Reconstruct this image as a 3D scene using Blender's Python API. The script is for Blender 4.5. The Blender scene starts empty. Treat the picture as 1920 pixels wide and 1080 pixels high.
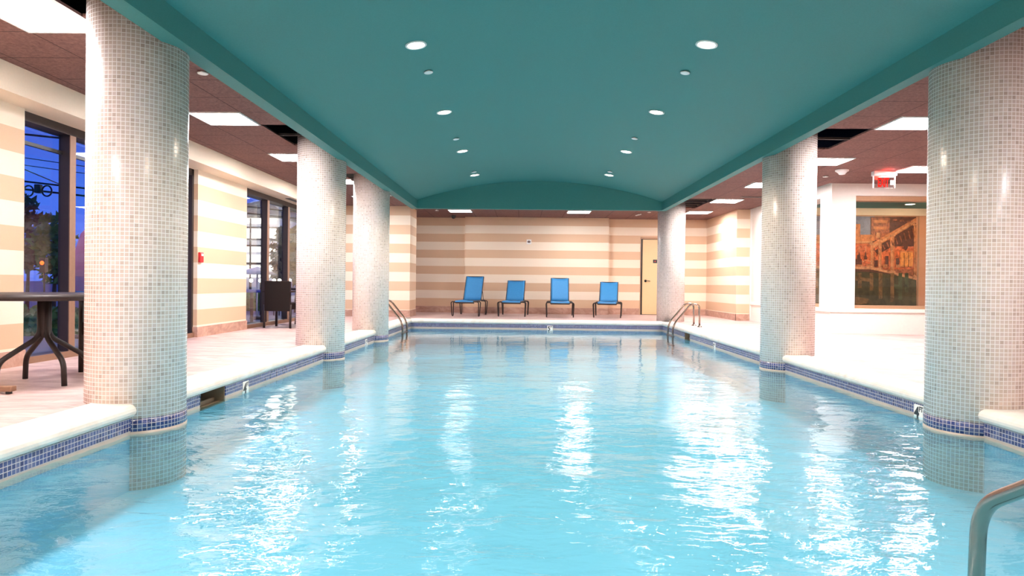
import bpy, bmesh, math, random
from mathutils import Vector, Matrix
random.seed(7)
R = math.radians
S = bpy.context.scene
COL = S.collection

# ------------------------------------------------------------------ camera, world, exposure
def make_camera():
    cam = bpy.data.cameras.new('camera'); ob = bpy.data.objects.new('camera', cam); COL.objects.link(ob)
    yaw, pitch, roll = -0.0183, -0.0060, 0.0111
    cy, sy, cp, sp = math.cos(yaw), math.sin(yaw), math.cos(pitch), math.sin(pitch)
    fwd = Vector((sy*cp, cy*cp, sp)); right = Vector((cy, -sy, 0)); up = right.cross(fwd)
    cr, sr = math.cos(roll), math.sin(roll)
    r2 = right*cr + up*sr; u2 = -right*sr + up*cr
    m = Matrix((r2, u2, -fwd)).transposed().to_4x4(); m.translation = (0, 0, 0.8295)
    ob.matrix_world = m
    cam.sensor_width = 36.0; cam.lens = 1249.8/1920*36.0; cam.clip_end = 400; cam.clip_start = 0.05
    S.camera = ob
make_camera()

w = bpy.data.worlds.new('dusk_sky'); S.world = w; w.use_nodes = True
nt = w.node_tree; nt.nodes.clear()
o_ = nt.nodes.new('ShaderNodeOutputWorld'); bg = nt.nodes.new('ShaderNodeBackground')
tc = nt.nodes.new('ShaderNodeTexCoord'); sp_ = nt.nodes.new('ShaderNodeSeparateXYZ'); rp = nt.nodes.new('ShaderNodeValToRGB')
rp.color_ramp.elements[0].position = 0.0; rp.color_ramp.elements[0].color = (0.07, 0.17, 0.80, 1)
rp.color_ramp.elements[1].position = 0.45; rp.color_ramp.elements[1].color = (0.016, 0.06, 0.52, 1)
nz = nt.nodes.new('ShaderNodeTexNoise'); nz.inputs['Scale'].default_value = 5; nz.inputs['Detail'].default_value = 4
mx = nt.nodes.new('ShaderNodeMixRGB'); mx.blend_type = 'MULTIPLY'; mx.inputs['Fac'].default_value = 0.6
nt.links.new(tc.outputs['Generated'], sp_.inputs[0]); nt.links.new(sp_.outputs['Z'], rp.inputs[0])
nt.links.new(tc.outputs['Generated'], nz.inputs['Vector'])
nt.links.new(rp.outputs[0], mx.inputs[1]); nt.links.new(nz.outputs[0], mx.inputs[2])
nt.links.new(mx.outputs[0], bg.inputs[0]); nt.links.new(bg.outputs[0], o_.inputs[0])
bg.inputs[1].default_value = 0.42

S.view_settings.view_transform = 'Standard'; S.view_settings.look = 'None'
S.view_settings.gamma = 1.0; S.view_settings.use_curve_mapping = False
S.view_settings.exposure = 2.15
PANEL = 20.0          # emission of the ceiling light panels
DOWN = 9.0             # emission of the warm downlight lenses
BEAM = 56.0            # power of each downlight beam

# ------------------------------------------------------------------ node helpers
class N:
    def __init__(s, name):
        s.m = bpy.data.materials.new(name); s.m.use_nodes = True; s.t = s.m.node_tree; s.t.nodes.clear()
        s.out = s.t.nodes.new('ShaderNodeOutputMaterial')
    def n(s, typ, **kw):
        nd = s.t.nodes.new('ShaderNode'+typ)
        for k, v in kw.items():
            if hasattr(nd, k): setattr(nd, k, v)
            else: s.set(nd.inputs[k], v)
        return nd
    def set(s, sock, v):
        if isinstance(v, bpy.types.NodeSocket): s.t.links.new(v, sock)
        elif isinstance(v, (tuple, list)) and len(v) == 3 and sock.type == 'RGBA': sock.default_value = (*v, 1)
        else: sock.default_value = v
    def math(s, op, a, b=None, c=None):
        nd = s.t.nodes.new('ShaderNodeMath'); nd.operation = op
        for i, v in enumerate((a, b, c)):
            if v is not None: s.set(nd.inputs[i], v)
        return nd.outputs[0]
    def mix(s, f, a, b, mode='MIX'):
        nd = s.t.nodes.new('ShaderNodeMixRGB'); nd.blend_type = mode
        s.set(nd.inputs[0], f); s.set(nd.inputs[1], a); s.set(nd.inputs[2], b); return nd.outputs[0]
    def noise(s, vec, scale, detail=3, rough=0.5, dist=0.0):
        nd = s.t.nodes.new('ShaderNodeTexNoise')
        if vec is not None: s.t.links.new(vec, nd.inputs['Vector'])
        nd.inputs['Scale'].default_value = scale; nd.inputs['Detail'].default_value = detail
        nd.inputs['Roughness'].default_value = rough; nd.inputs['Distortion'].default_value = dist
        return nd.outputs[0]
    def ramp(s, f, *stops):
        nd = s.t.nodes.new('ShaderNodeValToRGB'); s.t.links.new(f, nd.inputs[0]); e = nd.color_ramp.elements
        while len(e) < len(stops): e.new(0.5)
        for i, (p, c) in enumerate(stops): e[i].position = p; e[i].color = (*c, 1)
        return nd.outputs[0]
    def pos(s):
        g = s.t.nodes.new('ShaderNodeNewGeometry'); return g.outputs['Position']
    def obj(s):
        g = s.t.nodes.new('ShaderNodeTexCoord'); return g.outputs['Object']
    def uv(s):
        g = s.t.nodes.new('ShaderNodeTexCoord'); return g.outputs['UV']
    def scale(s, vec, v):
        nd = s.t.nodes.new('ShaderNodeVectorMath'); nd.operation = 'MULTIPLY'
        s.t.links.new(vec, nd.inputs[0]); nd.inputs[1].default_value = v; return nd.outputs[0]
    def xyz(s, vec):
        nd = s.t.nodes.new('ShaderNodeSeparateXYZ'); s.t.links.new(vec, nd.inputs[0]); return nd.outputs
    def bump(s, h, strength=0.3, dist=0.01):
        nd = s.t.nodes.new('ShaderNodeBump'); s.t.links.new(h, nd.inputs['Height'])
        nd.inputs['Strength'].default_value = strength; nd.inputs['Distance'].default_value = dist; return nd.outputs[0]
    def done(s, color, rough=0.5, metal=0.0, normal=None, spec=0.5, **kw):
        b = s.t.nodes.new('ShaderNodeBsdfPrincipled')
        s.set(b.inputs['Base Color'], color); s.set(b.inputs['Roughness'], rough); s.set(b.inputs['Metallic'], metal)
        s.set(b.inputs['Specular IOR Level'], spec)
        if normal is not None: s.t.links.new(normal, b.inputs['Normal'])
        s.t.links.new(b.outputs[0], s.out.inputs[0]); return s.m

def plain(name, c, rough=0.5, metal=0.0, var=0.12, sc=30.0):
    k = N(name); f = k.noise(k.obj(), sc, 3)
    col = k.mix(f, tuple(x*(1-var) for x in c), tuple(min(1, x*(1+var)) for x in c))
    return k.done(col, rough, metal)

def emit(name, c, strength):
    k = N(name); e = k.n('Emission'); k.set(e.inputs[0], c); e.inputs[1].default_value = strength
    k.t.links.new(e.outputs[0], k.out.inputs[0]); return k.m

def mosaic(name, pitch, grout_w, grout, stops, rough=0.25):
    """small square tiles on the UV map (UV in metres)"""
    k = N(name); x, y, _ = k.xyz(k.uv())
    u = k.math('DIVIDE', x, pitch); v = k.math('DIVIDE', y, pitch)
    fu = k.math('FRACT', u); fv = k.math('FRACT', v)
    g = grout_w/pitch/2
    def inside(f): return k.math('LESS_THAN', k.math('ABSOLUTE', k.math('SUBTRACT', f, 0.5)), 0.5-g)
    tile = k.math('MULTIPLY', inside(fu), inside(fv))
    cv = k.n('CombineXYZ'); k.set(cv.inputs[0], k.math('FLOOR', u)); k.set(cv.inputs[1], k.math('FLOOR', v))
    wn = k.n('TexWhiteNoise'); k.t.links.new(cv.outputs[0], wn.inputs[0])
    col = k.mix(tile, grout, k.ramp(wn.outputs[0], *stops))
    return k.done(col, k.mix(tile, (0.8,)*3, (rough,)*3), normal=k.bump(tile, 0.25, 0.002))

M = {}
M['mosaic'] = mosaic('cream_mosaic', 0.0276, 0.0044, (0.88, 0.83, 0.81),
    ((0.0, (0.52, 0.40, 0.335)), (0.12, (0.62, 0.495, 0.415)), (0.55, (0.69, 0.56, 0.475)), (0.8, (0.66, 0.53, 0.48)), (1.0, (0.76, 0.63, 0.55))))
M['bluetile'] = mosaic('blue_mosaic', 0.0276, 0.0040, (0.46, 0.43, 0.46),
    ((0.0, (0.018, 0.026, 0.105)), (0.4, (0.03, 0.05, 0.18)), (0.75, (0.05, 0.075, 0.22)), (1.0, (0.11, 0.125, 0.24))), 0.15)
def stripe():
    k = N('striped_wall'); p = k.pos(); z = k.xyz(p)[2]
    i = k.math('FLOOR', k.math('DIVIDE', k.math('SUBTRACT', z, 0.175), 0.2295))
    odd = k.math('GREATER_THAN', k.math('FRACT', k.math('MULTIPLY', i, 0.5)), 0.25)
    c = k.mix(odd, (0.70, 0.49, 0.33), (0.87, 0.76, 0.62))
    f = k.noise(p, 140, 3); c = k.mix(k.math('MULTIPLY', f, 0.35), c, (0.93, 0.78, 0.62), 'MULTIPLY')
    return k.done(c, 0.65, normal=k.bump(f, 0.15, 0.003), spec=0.25)
M['stripe'] = stripe()
def marble(name, a, b, c, sc=3.0, rough=0.3):
    k = N(name); p = k.pos(); f = k.noise(k.scale(p, (1, 1, 1.5)), sc, 6, 0.65, 1.6); g = k.noise(p, sc*6, 4)
    return k.done(k.mix(k.math('MULTIPLY', g, 0.35), k.ramp(f, (0.32, a), (0.5, b), (0.66, c)), b), rough)
M['marble'] = marble('pink_marble', (0.36, 0.18, 0.125), (0.50, 0.29, 0.215), (0.62, 0.40, 0.31))
def deck():
    k = N('stone_deck'); p = k.pos(); f = k.noise(k.scale(p, (0.9, 2.6, 1)), 2.2, 7, 0.66, 1.2); g = k.noise(p, 26, 4)
    c = k.ramp(f, (0.3, (0.34, 0.20, 0.175)), (0.5, (0.55, 0.375, 0.34)), (0.7, (0.70, 0.54, 0.49)))
    c = k.mix(k.math('MULTIPLY', g, 0.3), c, (0.44, 0.29, 0.26))
    x, y, _ = k.xyz(p)
    def joint(v, off): return k.math('LESS_THAN', k.math('FRACT', k.math('DIVIDE', k.math('ADD', v, off), 0.61)), 0.012)
    j = k.math('MAXIMUM', joint(x, 0.14), joint(y, 0.2))
    return k.done(k.mix(j, c, (0.42, 0.30, 0.26)), 0.5, normal=k.bump(k.math('SUBTRACT', f, j), 0.12, 0.01))
M['deck'] = deck()
M['coping'] = marble('cream_stone', (0.72, 0.63, 0.54), (0.82, 0.76, 0.69), (0.86, 0.82, 0.77), 2.2, 0.35)
M['grout_line'] = plain('cream_waterline', (0.50, 0.41, 0.35), 0.6, sc=15)
M['cream'] = plain('cream_paint', (0.80, 0.66, 0.50), 0.6, var=0.05, sc=60)
M['white_tile'] = plain('white_wall', (0.82, 0.75, 0.68), 0.5, var=0.04, sc=20)
def brown():
    k = N('brown_ceiling_tile'); p = k.pos(); x, y, _ = k.xyz(p)
    f = k.noise(p, 38, 5, 0.7)
    c = k.ramp(f, (0.3, (0.13, 0.064, 0.054)), (0.7, (0.265, 0.14, 0.122)))
    def joint(v, off, pitch, wd): return k.math('LESS_THAN', k.math('FRACT', k.math('DIVIDE', k.math('ADD', v, off), pitch)), wd)
    j = k.math('MAXIMUM', joint(x, 3.172, 0.6, 0.016), joint(y, -7.925, 0.587, 0.016))
    return k.done(k.mix(j, c, (0.05, 0.024, 0.022)), 0.8, normal=k.bump(f, 0.3, 0.006), spec=0.2)
M['brown'] = brown()
def teal():
    k = N('teal_paint'); f = k.noise(k.pos(), 90, 3)
    return k.done(k.mix(f, (0.052, 0.207, 0.190), (0.070, 0.255, 0.236)), 0.6, spec=0.25)
M['teal'] = teal()
M['dark'] = plain('dark_plenum', (0.022, 0.018, 0.022), 0.9)
def pool():
    k = N('pool_plaster'); p = k.pos(); f = k.noise(p, 1.6, 5); g = k.noise(p, 45, 3)
    return k.done(k.mix(k.math('MULTIPLY', g, 0.25), k.mix(f, (0.16, 0.375, 0.48), (0.24, 0.45, 0.545)), (0.155, 0.35, 0.445)), 0.7)
M['pool'] = pool()
def two_sided_fresnel(k, ior, nrm=None):
    # same reflectance from either side, so thin panes and the water surface do not turn into mirrors from behind
    g = k.n('NewGeometry'); v = k.math('ADD', k.math('MULTIPLY', g.outputs['Backfacing'], 1/ior-ior), ior)
    fr = k.n('Fresnel'); k.t.links.new(v, fr.inputs['IOR'])
    if nrm is not None: k.t.links.new(nrm, fr.inputs['Normal'])
    return fr
def water():
    k = N('pool_water'); p = k.pos()
    a = k.noise(k.scale(p, (0.75, 1.25, 1)), 7.0, 2, 0.5, 0.6); b = k.noise(k.scale(p, (0.8, 1.4, 1)), 19.0, 3, 0.55, 0.4)
    h = k.math('ADD', a, k.math('MULTIPLY', b, 0.34))
    calm = k.math('ADD', 0.16, k.math('MULTIPLY', 0.84, k.math('POWER', k.math('MINIMUM', 1.0, k.math('MAXIMUM', 0.0, k.math('DIVIDE', k.math('SUBTRACT', 13.0, k.xyz(p)[1]), 10.0))), 1.4)))
    nrm = k.bump(k.math('MULTIPLY', h, calm), 1.0, 0.0080)
    fr = two_sided_fresnel(k, 1.33, nrm)
    tr = k.n('BsdfTransparent'); k.set(tr.inputs[0], (0.70, 0.93, 0.99))
    gl = k.n('BsdfGlossy'); gl.inputs['Roughness'].default_value = 0.012; k.set(gl.inputs[0], (1, 1, 1)); k.t.links.new(nrm, gl.inputs['Normal'])
    m = k.n('MixShader'); k.t.links.new(fr.outputs[0], m.inputs[0]); k.t.links.new(tr.outputs[0], m.inputs[1]); k.t.links.new(gl.outputs[0], m.inputs[2])
    k.t.links.new(m.outputs[0], k.out.inputs[0]); return k.m
M['water'] = water()
def glass():
    k = N('window_glass'); fr = two_sided_fresnel(k, 1.45)
    tr = k.n('BsdfTransparent'); k.set(tr.inputs[0], (0.93, 0.95, 0.96)); gl = k.n('BsdfGlossy'); gl.inputs['Roughness'].default_value = 0.01
    m = k.n('MixShader'); k.t.links.new(fr.outputs[0], m.inputs[0]); k.t.links.new(tr.outputs[0], m.inputs[1]); k.t.links.new(gl.outputs[0], m.inputs[2])
    k.t.links.new(m.outputs[0], k.out.inputs[0]); return k.m
M['glass'] = glass()
M['bronze'] = plain('bronze_frame', (0.030, 0.018, 0.015), 0.5)
M['wood_and_lit'] = plain('brown_wood_and_lit_face', (0.26, 0.135, 0.08), 0.5)  # brown wood; on the window faces it also stands in for room light
M['steel'] = N('polished_steel').done((0.34, 0.26, 0.215), 0.18, 1.0)
M['darkmetal'] = plain('dark_brown_metal', (0.024, 0.013, 0.011), 0.5)
M['blue_sling'] = None
def sling():
    k = N('blue_sling'); p = k.obj(); wv = k.n('TexWave'); wv.inputs['Scale'].default_value = 120; k.t.links.new(p, wv.inputs['Vector'])
    f = k.noise(p, 60, 3)
    return k.done(k.mix(f, (0.014, 0.17, 0.42), (0.03, 0.26, 0.54)), 0.6, normal=k.bump(wv.outputs[1], 0.2, 0.002))
M['blue_sling'] = sling()
def wicker():
    k = N('dark_wicker'); p = k.obj(); br = k.n('TexBrick'); br.inputs['Scale'].default_value = 40
    k.t.links.new(p, br.inputs['Vector']); k.set(br.inputs['Color1'], (0.034, 0.014, 0.011)); k.set(br.inputs['Color2'], (0.022, 0.010, 0.008)); k.set(br.inputs['Mortar'], (0.01, 0.006, 0.006))
    return k.done(br.outputs[0], 0.6, spec=0.25, normal=k.bump(br.outputs[1], 0.4, 0.004))
M['wicker'] = wicker()
M['white'] = plain('white_plastic', (0.85, 0.83, 0.80), 0.4, var=0.02)
M['black'] = plain('black_plastic', (0.015, 0.014, 0.016), 0.35)
M['red'] = plain('red_plastic', (0.62, 0.02, 0.02), 0.35)
M['door'] = plain('door_paint', (0.68, 0.49, 0.26), 0.5, var=0.04)
M['throat'] = plain('skimmer_brown', (0.20, 0.14, 0.09), 0.5)
M['tan'] = plain('tan_wood', (0.45, 0.25, 0.14), 0.5)
M['panel'] = emit('light_diffuser', (1.0, 0.965, 0.985), PANEL)
M['panel_far'] = emit('light_diffuser_far', (1.0, 0.965, 0.985), PANEL*0.80)
M['panel_right'] = emit('light_diffuser_right', (1.0, 0.965, 0.985), PANEL*1.25)
M['panel_corner'] = emit('light_diffuser_corner', (1.0, 0.965, 0.985), PANEL*0.30)
M['down'] = emit('downlight_lens', (1.0, 0.80, 0.64), DOWN)
M['exit_red'] = emit('exit_red', (1.0, 0.03, 0.02), 0.26)
def acrylic():
    k = N('clear_acrylic'); tr = k.n('BsdfTransparent'); k.set(tr.inputs[0], (0.92, 0.86, 0.86)); gl = k.n('BsdfGlossy'); gl.inputs['Roughness'].default_value = 0.05
    m = k.n('MixShader'); m.inputs[0].default_value = 0.10; k.t.links.new(tr.outputs[0], m.inputs[1]); k.t.links.new(gl.outputs[0], m.inputs[2]); k.t.links.new(m.outputs[0], k.out.inputs[0]); return k.m
M['acrylic'] = acrylic()
M['terracotta'] = plain('terracotta_paint', (0.62, 0.30, 0.17), 0.7, var=0.05)

# ------------------------------------------------------------------ mesh helpers
def fillet(pts, r, seg=6):
    pts = [Vector(p) for p in pts]; out = [pts[0]]
    for i in range(1, len(pts)-1):
        a, b, c = pts[i-1], pts[i], pts[i+1]
        d1 = (a-b); d2 = (c-b); rr = min(r, d1.length*0.49, d2.length*0.49)
        p0 = b + d1.normalized()*rr; p2 = b + d2.normalized()*rr
        for t in range(seg+1):
            t /= seg; out.append(p0*(1-t)**2 + b*2*t*(1-t) + p2*t*t)
    out.append(pts[-1]); return out

class MB:
    def __init__(s): s.bm = bmesh.new(); s.uv = s.bm.loops.layers.uv.new('UVMap'); s.smooth = False
    def box(s, a, b, mi=0, bev=0.0):
        x0, y0, z0 = (min(a[i], b[i]) for i in range(3)); x1, y1, z1 = (max(a[i], b[i]) for i in range(3))
        v = [s.bm.verts.new(p) for p in ((x0,y0,z0),(x1,y0,z0),(x1,y1,z0),(x0,y1,z0),(x0,y0,z1),(x1,y0,z1),(x1,y1,z1),(x0,y1,z1))]
        fs = []
        for f in ((0,3,2,1),(4,5,6,7),(0,1,5,4),(1,2,6,5),(2,3,7,6),(3,0,4,7)):
            fc = s.bm.faces.new([v[i] for i in f]); fc.material_index = mi; fs.append(fc)
            ax = max(range(3), key=lambda q: abs((v[f[0]].co-v[f[1]].co).cross(v[f[1]].co-v[f[2]].co)[q]))
            for l in fc.loops:
                c = l.vert.co; l[s.uv].uv = ((c.y, c.z), (c.x, c.z), (c.x, c.y))[ax]
        if bev > 0:
            es = list({e for f in fs for e in f.edges})
            bmesh.ops.bevel(s.bm, geom=es, offset=bev, segments=2, affect='EDGES', profile=0.6)
        return s
    def face(s, pts, mi=0):
        f = s.bm.faces.new([s.bm.verts.new(p) for p in pts]); f.material_index = mi; return f
    def prism(s, prof, axis, a, b, mi=0):
        """closed 2-D profile extruded along an axis (profile in the two other axes, in order)"""
        def P(p, t): q = list(p); q.insert(axis, t); return q
        A = [s.bm.verts.new(P(p, a)) for p in prof]; B = [s.bm.verts.new(P(p, b)) for p in prof]; n = len(prof)
        for i in range(n):
            f = s.bm.faces.new((A[i], A[(i+1) % n], B[(i+1) % n], B[i])); f.material_index = mi
        for vs in (A[::-1], B):
            f = s.bm.faces.new(vs); f.material_index = mi
        return s
    def tube(s, pts, r, n=10, cap=True, r_end=None, mi=0):
        pts = [Vector(p) for p in pts]; m = len(pts)
        t0 = (pts[1]-pts[0]).normalized(); ref = Vector((0, 0, 1)) if abs(t0.z) < 0.9 else Vector((1, 0, 0))
        u = t0.cross(ref).normalized(); rings = []
        for i, p in enumerate(pts):
            t = ((pts[min(i+1, m-1)]-p).normalized() + (p-pts[max(i-1, 0)]).normalized()).normalized()
            u = (u - t*u.dot(t)).normalized(); v = t.cross(u)
            rr = r if r_end is None else r + (r_end-r)*i/(m-1)
            rings.append([s.bm.verts.new(p + (u*math.cos(2*math.pi*k/n) + v*math.sin(2*math.pi*k/n))*rr) for k in range(n)])
        for i in range(m-1):
            for k in range(n):
                f = s.bm.faces.new((rings[i][k], rings[i][(k+1) % n], rings[i+1][(k+1) % n], rings[i+1][k])); f.smooth = True; f.material_index = mi
        if cap:
            for rg in (rings[0][::-1], rings[-1]): s.bm.faces.new(rg).material_index = mi
        return s
    def lathe(s, prof, c=(0, 0, 0), n=32, close=True, mi=0, uvr=None):
        """profile of (radius, z); UV = arc length, z"""
        rings = []
        for (r, z) in prof:
            rings.append([s.bm.verts.new((c[0]+r*math.cos(2*math.pi*k/n), c[1]+r*math.sin(2*math.pi*k/n), c[2]+z)) for k in range(n)])
        for i in range(len(prof)-1):
            for k in range(n):
                f = s.bm.faces.new((rings[i][k], rings[i][(k+1) % n], rings[i+1][(k+1) % n], rings[i+1][k])); f.smooth = True; f.material_index = mi
                if uvr:
                    us = [k, k+1, k+1, k]; zs = [prof[i][1], prof[i][1], prof[i+1][1], prof[i+1][1]]
                    for l, a, z in zip(f.loops, us, zs): l[s.uv].uv = (a*2*math.pi*uvr/n, z+2)
        if close:
            s.bm.faces.new(rings[0][::-1]).material_index = mi; s.bm.faces.new(rings[-1]).material_index = mi
        return s
    def xform(s, m): bmesh.ops.transform(s.bm, matrix=m, verts=s.bm.verts); return s
    def build(s, name, mats, parent=None, loc=None):
        bmesh.ops.recalc_face_normals(s.bm, faces=s.bm.faces)
        me = bpy.data.meshes.new(name); s.bm.to_mesh(me); s.bm.free()
        for m in (mats if isinstance(mats, (list, tuple)) else [mats]): me.materials.append(m)
        o = bpy.data.objects.new(name, me); COL.objects.link(o)
        if parent is not None: o.parent = parent
        if loc is not None: o.location = loc
        return o

def tag(o, label, cat, group=None):
    o['label'] = label; o['category'] = cat
    if group: o['group'] = group
    return o
def thing(name, label, cat, loc=(0, 0, 0), rz=0.0, group=None):
    o = bpy.data.objects.new(name, None); COL.objects.link(o); o.empty_display_size = 0.1
    o.location = loc; o.rotation_euler = (0, 0, rz); return tag(o, label, cat, group)
def struct(o): o['kind'] = 'structure'; return o
def dup(root, loc, rz, label, group=None):
    r = root.copy(); COL.objects.link(r); r.location = loc; r.rotation_euler = (0, 0, rz); r['label'] = label
    if group: r['group'] = group
    for ch in list(root.children):
        c = ch.copy(); COL.objects.link(c); c.parent = r
        for g in list(ch.children):
            d = g.copy(); COL.objects.link(d); d.parent = c
    return r
def text_mesh(name, body, size, mat, parent, loc, rot, depth=0.002, align='LEFT', sx=1.0):
    cu = bpy.data.curves.new(name, 'FONT'); cu.body = body; cu.size = size; cu.extrude = depth; cu.align_x = align; cu.offset = size*0.035
    t = bpy.data.objects.new('tmp', cu); COL.objects.link(t); bpy.context.view_layer.update()
    me = bpy.data.meshes.new_from_object(t.evaluated_get(bpy.context.evaluated_depsgraph_get()))
    bpy.data.objects.remove(t); bpy.data.curves.remove(cu); me.name = name
    me.materials.clear(); me.materials.append(mat)
    o = bpy.data.objects.new(name, me); COL.objects.link(o); o.parent = parent; o.location = loc; o.rotation_euler = rot; o.scale = (sx, 1, 1)
    return o

# ------------------------------------------------------------------ main dimensions
XL, XR, Y0, YF = -2.583, 3.146, -0.6, 15.15           # pool inner walls
ZW, ZB, ZC = -0.189, -0.56, 2.70                      # water, pool bottom, side ceiling
WY, CY = 18.97, 18.70                                 # far wall, its projecting middle
YB = -7.5
BXL, BXLo, BXR, BXRo, BZ = -2.31, -2.45, 2.91, 3.02, 2.43   # bulkhead faces under the vault
CR = 0.315
COLS = {'L1': (-2.707, 4.62), 'L2': (-2.707, 8.83), 'L3': (-2.707, 11.72), 'R1': (3.27, 4.88), 'R2': (3.27, 8.335), 'R3': (3.428, 15.67)}
SKL, SKR = (5.27, 5.72), (12.65, 13.07)               # skimmer mouths

# ------------------------------------------------------------------ the setting
f = MB()
f.box((-5.1, YB, -0.08), (XL-0.02, WY+0.2, 0)); f.box((XR+0.02, YB, -0.08), (9.2, WY+0.2, 0))
f.box((XL-0.02, YF+0.02, -0.08), (XR+0.02, WY+0.2, 0)); f.box((XL-0.02, YB, -0.08), (XR+0.02, Y0-0.02, 0))
struct(f.build('floor', M['deck']))

p = MB()
zs = -0.218
for x, o, (a, b) in ((XL, -0.25, SKL), (XR, 0.25, SKR)):
    p.box((x, Y0-0.25, ZB), (x+o, a, -0.085)); p.box((x, b, ZB), (x+o, YF+0.25, -0.085)); p.box((x, a, ZB), (x+o, b, zs))
p.box((XL, YF, ZB), (XR, YF+0.25, -0.085)); p.box((XL, Y0-0.25, ZB), (XR, Y0, -0.085)); p.box((XL-0.25, Y0-0.25, ZB-0.2), (XR+0.25, YF+0.25, ZB))
struct(p.build('pool_basin', M['pool']))
c = MB(); t = MB()
for x, o, (a, b) in ((XL, 1, SKL), (XR, -1, SKR)):
    for q in ((Y0, a), (b, YF)):
        c.box((x-o*0.02, q[0], -0.215), (x+o*0.004, q[1], -0.165)); t.box((x-o*0.02, q[0], -0.167), (x+o*0.007, q[1], -0.080))
c.box((XL, YF-0.004, -0.215), (XR, YF+0.02, -0.165)); t.box((XL, YF-0.007, -0.167), (XR, YF+0.02, -0.080))
struct(c.build('trim_1', M['grout_line'])); struct(t.build('trim_2', M['bluetile']))
def nose(inner, outer, zt=0.014, zb=-0.082):
    """coping profile: rounded nose at inner"""
    sgn = 1 if outer > inner else -1; r = (zt-zb)/2; zc = (zt+zb)/2; pr = []
    for k in range(9):
        a = R(-90+180*k/8); pr.append((inner+sgn*r-sgn*r*math.cos(a), zc+r*math.sin(a)))
    return pr + [(outer, zt), (outer, zb)]
k_ = MB()
for x, o in ((XL, -1), (XR, 1)):
    k_.prism(nose(x-o*0.035, x+o*0.26), 1, Y0-0.3, YF+0.28)
k_.prism(nose(YF-0.035, YF+0.26), 0, XL-0.2, XR+0.2)
k_.prism(nose(Y0+0.035, Y0-0.26), 0, XL-0.2, XR+0.2)
struct(k_.build('pool_coping', M['coping']))

# water: real waves
def water_mesh():
    bm = bmesh.new(); nx, ny = 200, 540; waves = []
    rnd = random.Random(3)
    for i in range(46):
        lam = 0.16*(2.0/0.16)**rnd.random(); ang = rnd.gauss(math.pi/2, 0.75); kk = 2*math.pi/lam
        waves.append((kk*math.cos(ang), kk*math.sin(ang), rnd.random()*6.28, 0.0078/kk*(0.7+0.6*rnd.random())))
    for i in range(34):
        lam = 0.07*(0.17/0.07)**rnd.random(); ang = rnd.gauss(math.pi/2, 0.9); kk = 2*math.pi/lam
        waves.append((kk*math.cos(ang), kk*math.sin(ang), rnd.random()*6.28, 0.0095/kk*(0.6+0.8*rnd.random())))
    g = []
    for j in range(ny+1):
        row = []
        for i in range(nx+1):
            x = XL+(XR-XL)*i/nx; y = Y0+(YF-Y0)*j/ny
            amp = 0.16+0.84*min(1, max(0, (13.0-y)/10.0))**1.4
            row.append(bm.verts.new((x, y, ZW+amp*sum(a*math.sin(kx*x+ky*y+ph) for kx, ky, ph, a in waves))))
        g.append(row)
    for j in range(ny):
        for i in range(nx):
            bm.faces.new((g[j][i], g[j][i+1], g[j+1][i+1], g[j+1][i])).smooth = True
    me = bpy.data.meshes.new('water'); bm.to_mesh(me); bm.free(); me.materials.append(M['water'])
    o = bpy.data.objects.new('water', me); COL.objects.link(o); return struct(o)
water_mesh()

# teal barrel vault with its bulkheads and gable
vw = (BXR-BXL)/2; vc = (BXR+BXL)/2; sag = 0.42; VR = (vw*vw+sag*sag)/(2*sag); VZ = 2.61+sag-VR     # arc centre height
def vault_z(x): return VZ+math.sqrt(VR*VR-(x-vc)**2)
prof = [(BXLo, BZ), (BXL, BZ)] + [(BXL+2*vw*i/48, vault_z(BXL+2*vw*i/48)) for i in range(49)] + [(BXR, BZ), (BXRo, BZ), (BXRo, 3.25), (BXLo, 3.25)]
v = MB(); v.prism(prof, 1, YB, 14.25); v.box((BXLo, 14.25, BZ), (BXRo, 14.38, 3.25))
vo = struct(v.build('ceiling_vault', M['teal']))

# brown tile ceilings with missing tiles beside the columns
def strip(m, x0, x1, holes):
    y = YB
    for a, b in holes + [(WY+0.2, None)]:
        m.box((x0, y, ZC), (x1, a, ZC+0.02)); y = b
m = MB(); e = 0.587
gy = lambda n: 7.925+e*n
HL = [(gy(-8), gy(-5.5)), (gy(0), gy(2)), (gy(6), gy(8))]; HR = [(gy(0), gy(2)), (gy(11), gy(14))]
strip(m, -4.5, -3.172, []); strip(m, -3.172, BXLo, HL); strip(m, BXRo, 4.09, HR)
m.box((4.09, YB, ZC), (5.45, WY+0.2, ZC+0.02)); m.box((5.45, YB, ZC), (9.2, 12.07, ZC+0.02)); m.box((BXLo, 14.38, ZC), (BXRo, WY+0.2, ZC+0.02))
struct(m.build('ceiling', M['brown']))
m = MB(); m.box((-5.2, YB, 3.45), (9.2, WY+0.3, 3.5)); struct(m.build('ceiling_deck', M['dark']))
m = MB()
m.box((BXRo, gy(1)-0.012, ZC), (4.09, gy(1)+0.012, ZC+0.03)); m.box((3.55, gy(0)+0.12, ZC+0.06), (3.60, gy(0)+0.16, ZC+0.6))
m.box((3.3, gy(0)+0.3, ZC+0.10), (3.75, gy(0)+0.42, ZC+0.22))
for q in range(4): m.box((BXRo, gy(11)+0.3+0.42*q, ZC+0.02), (4.09, gy(11)+0.34+0.42*q, ZC+0.06))
m.box((-3.172, gy(1)-0.012, ZC), (BXLo, gy(1)+0.012, ZC+0.03)); m.box((-3.172, gy(7)-0.012, ZC), (BXLo, gy(7)+0.012, ZC+0.03))
struct(m.build('trim_3', M['bronze']))

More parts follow.
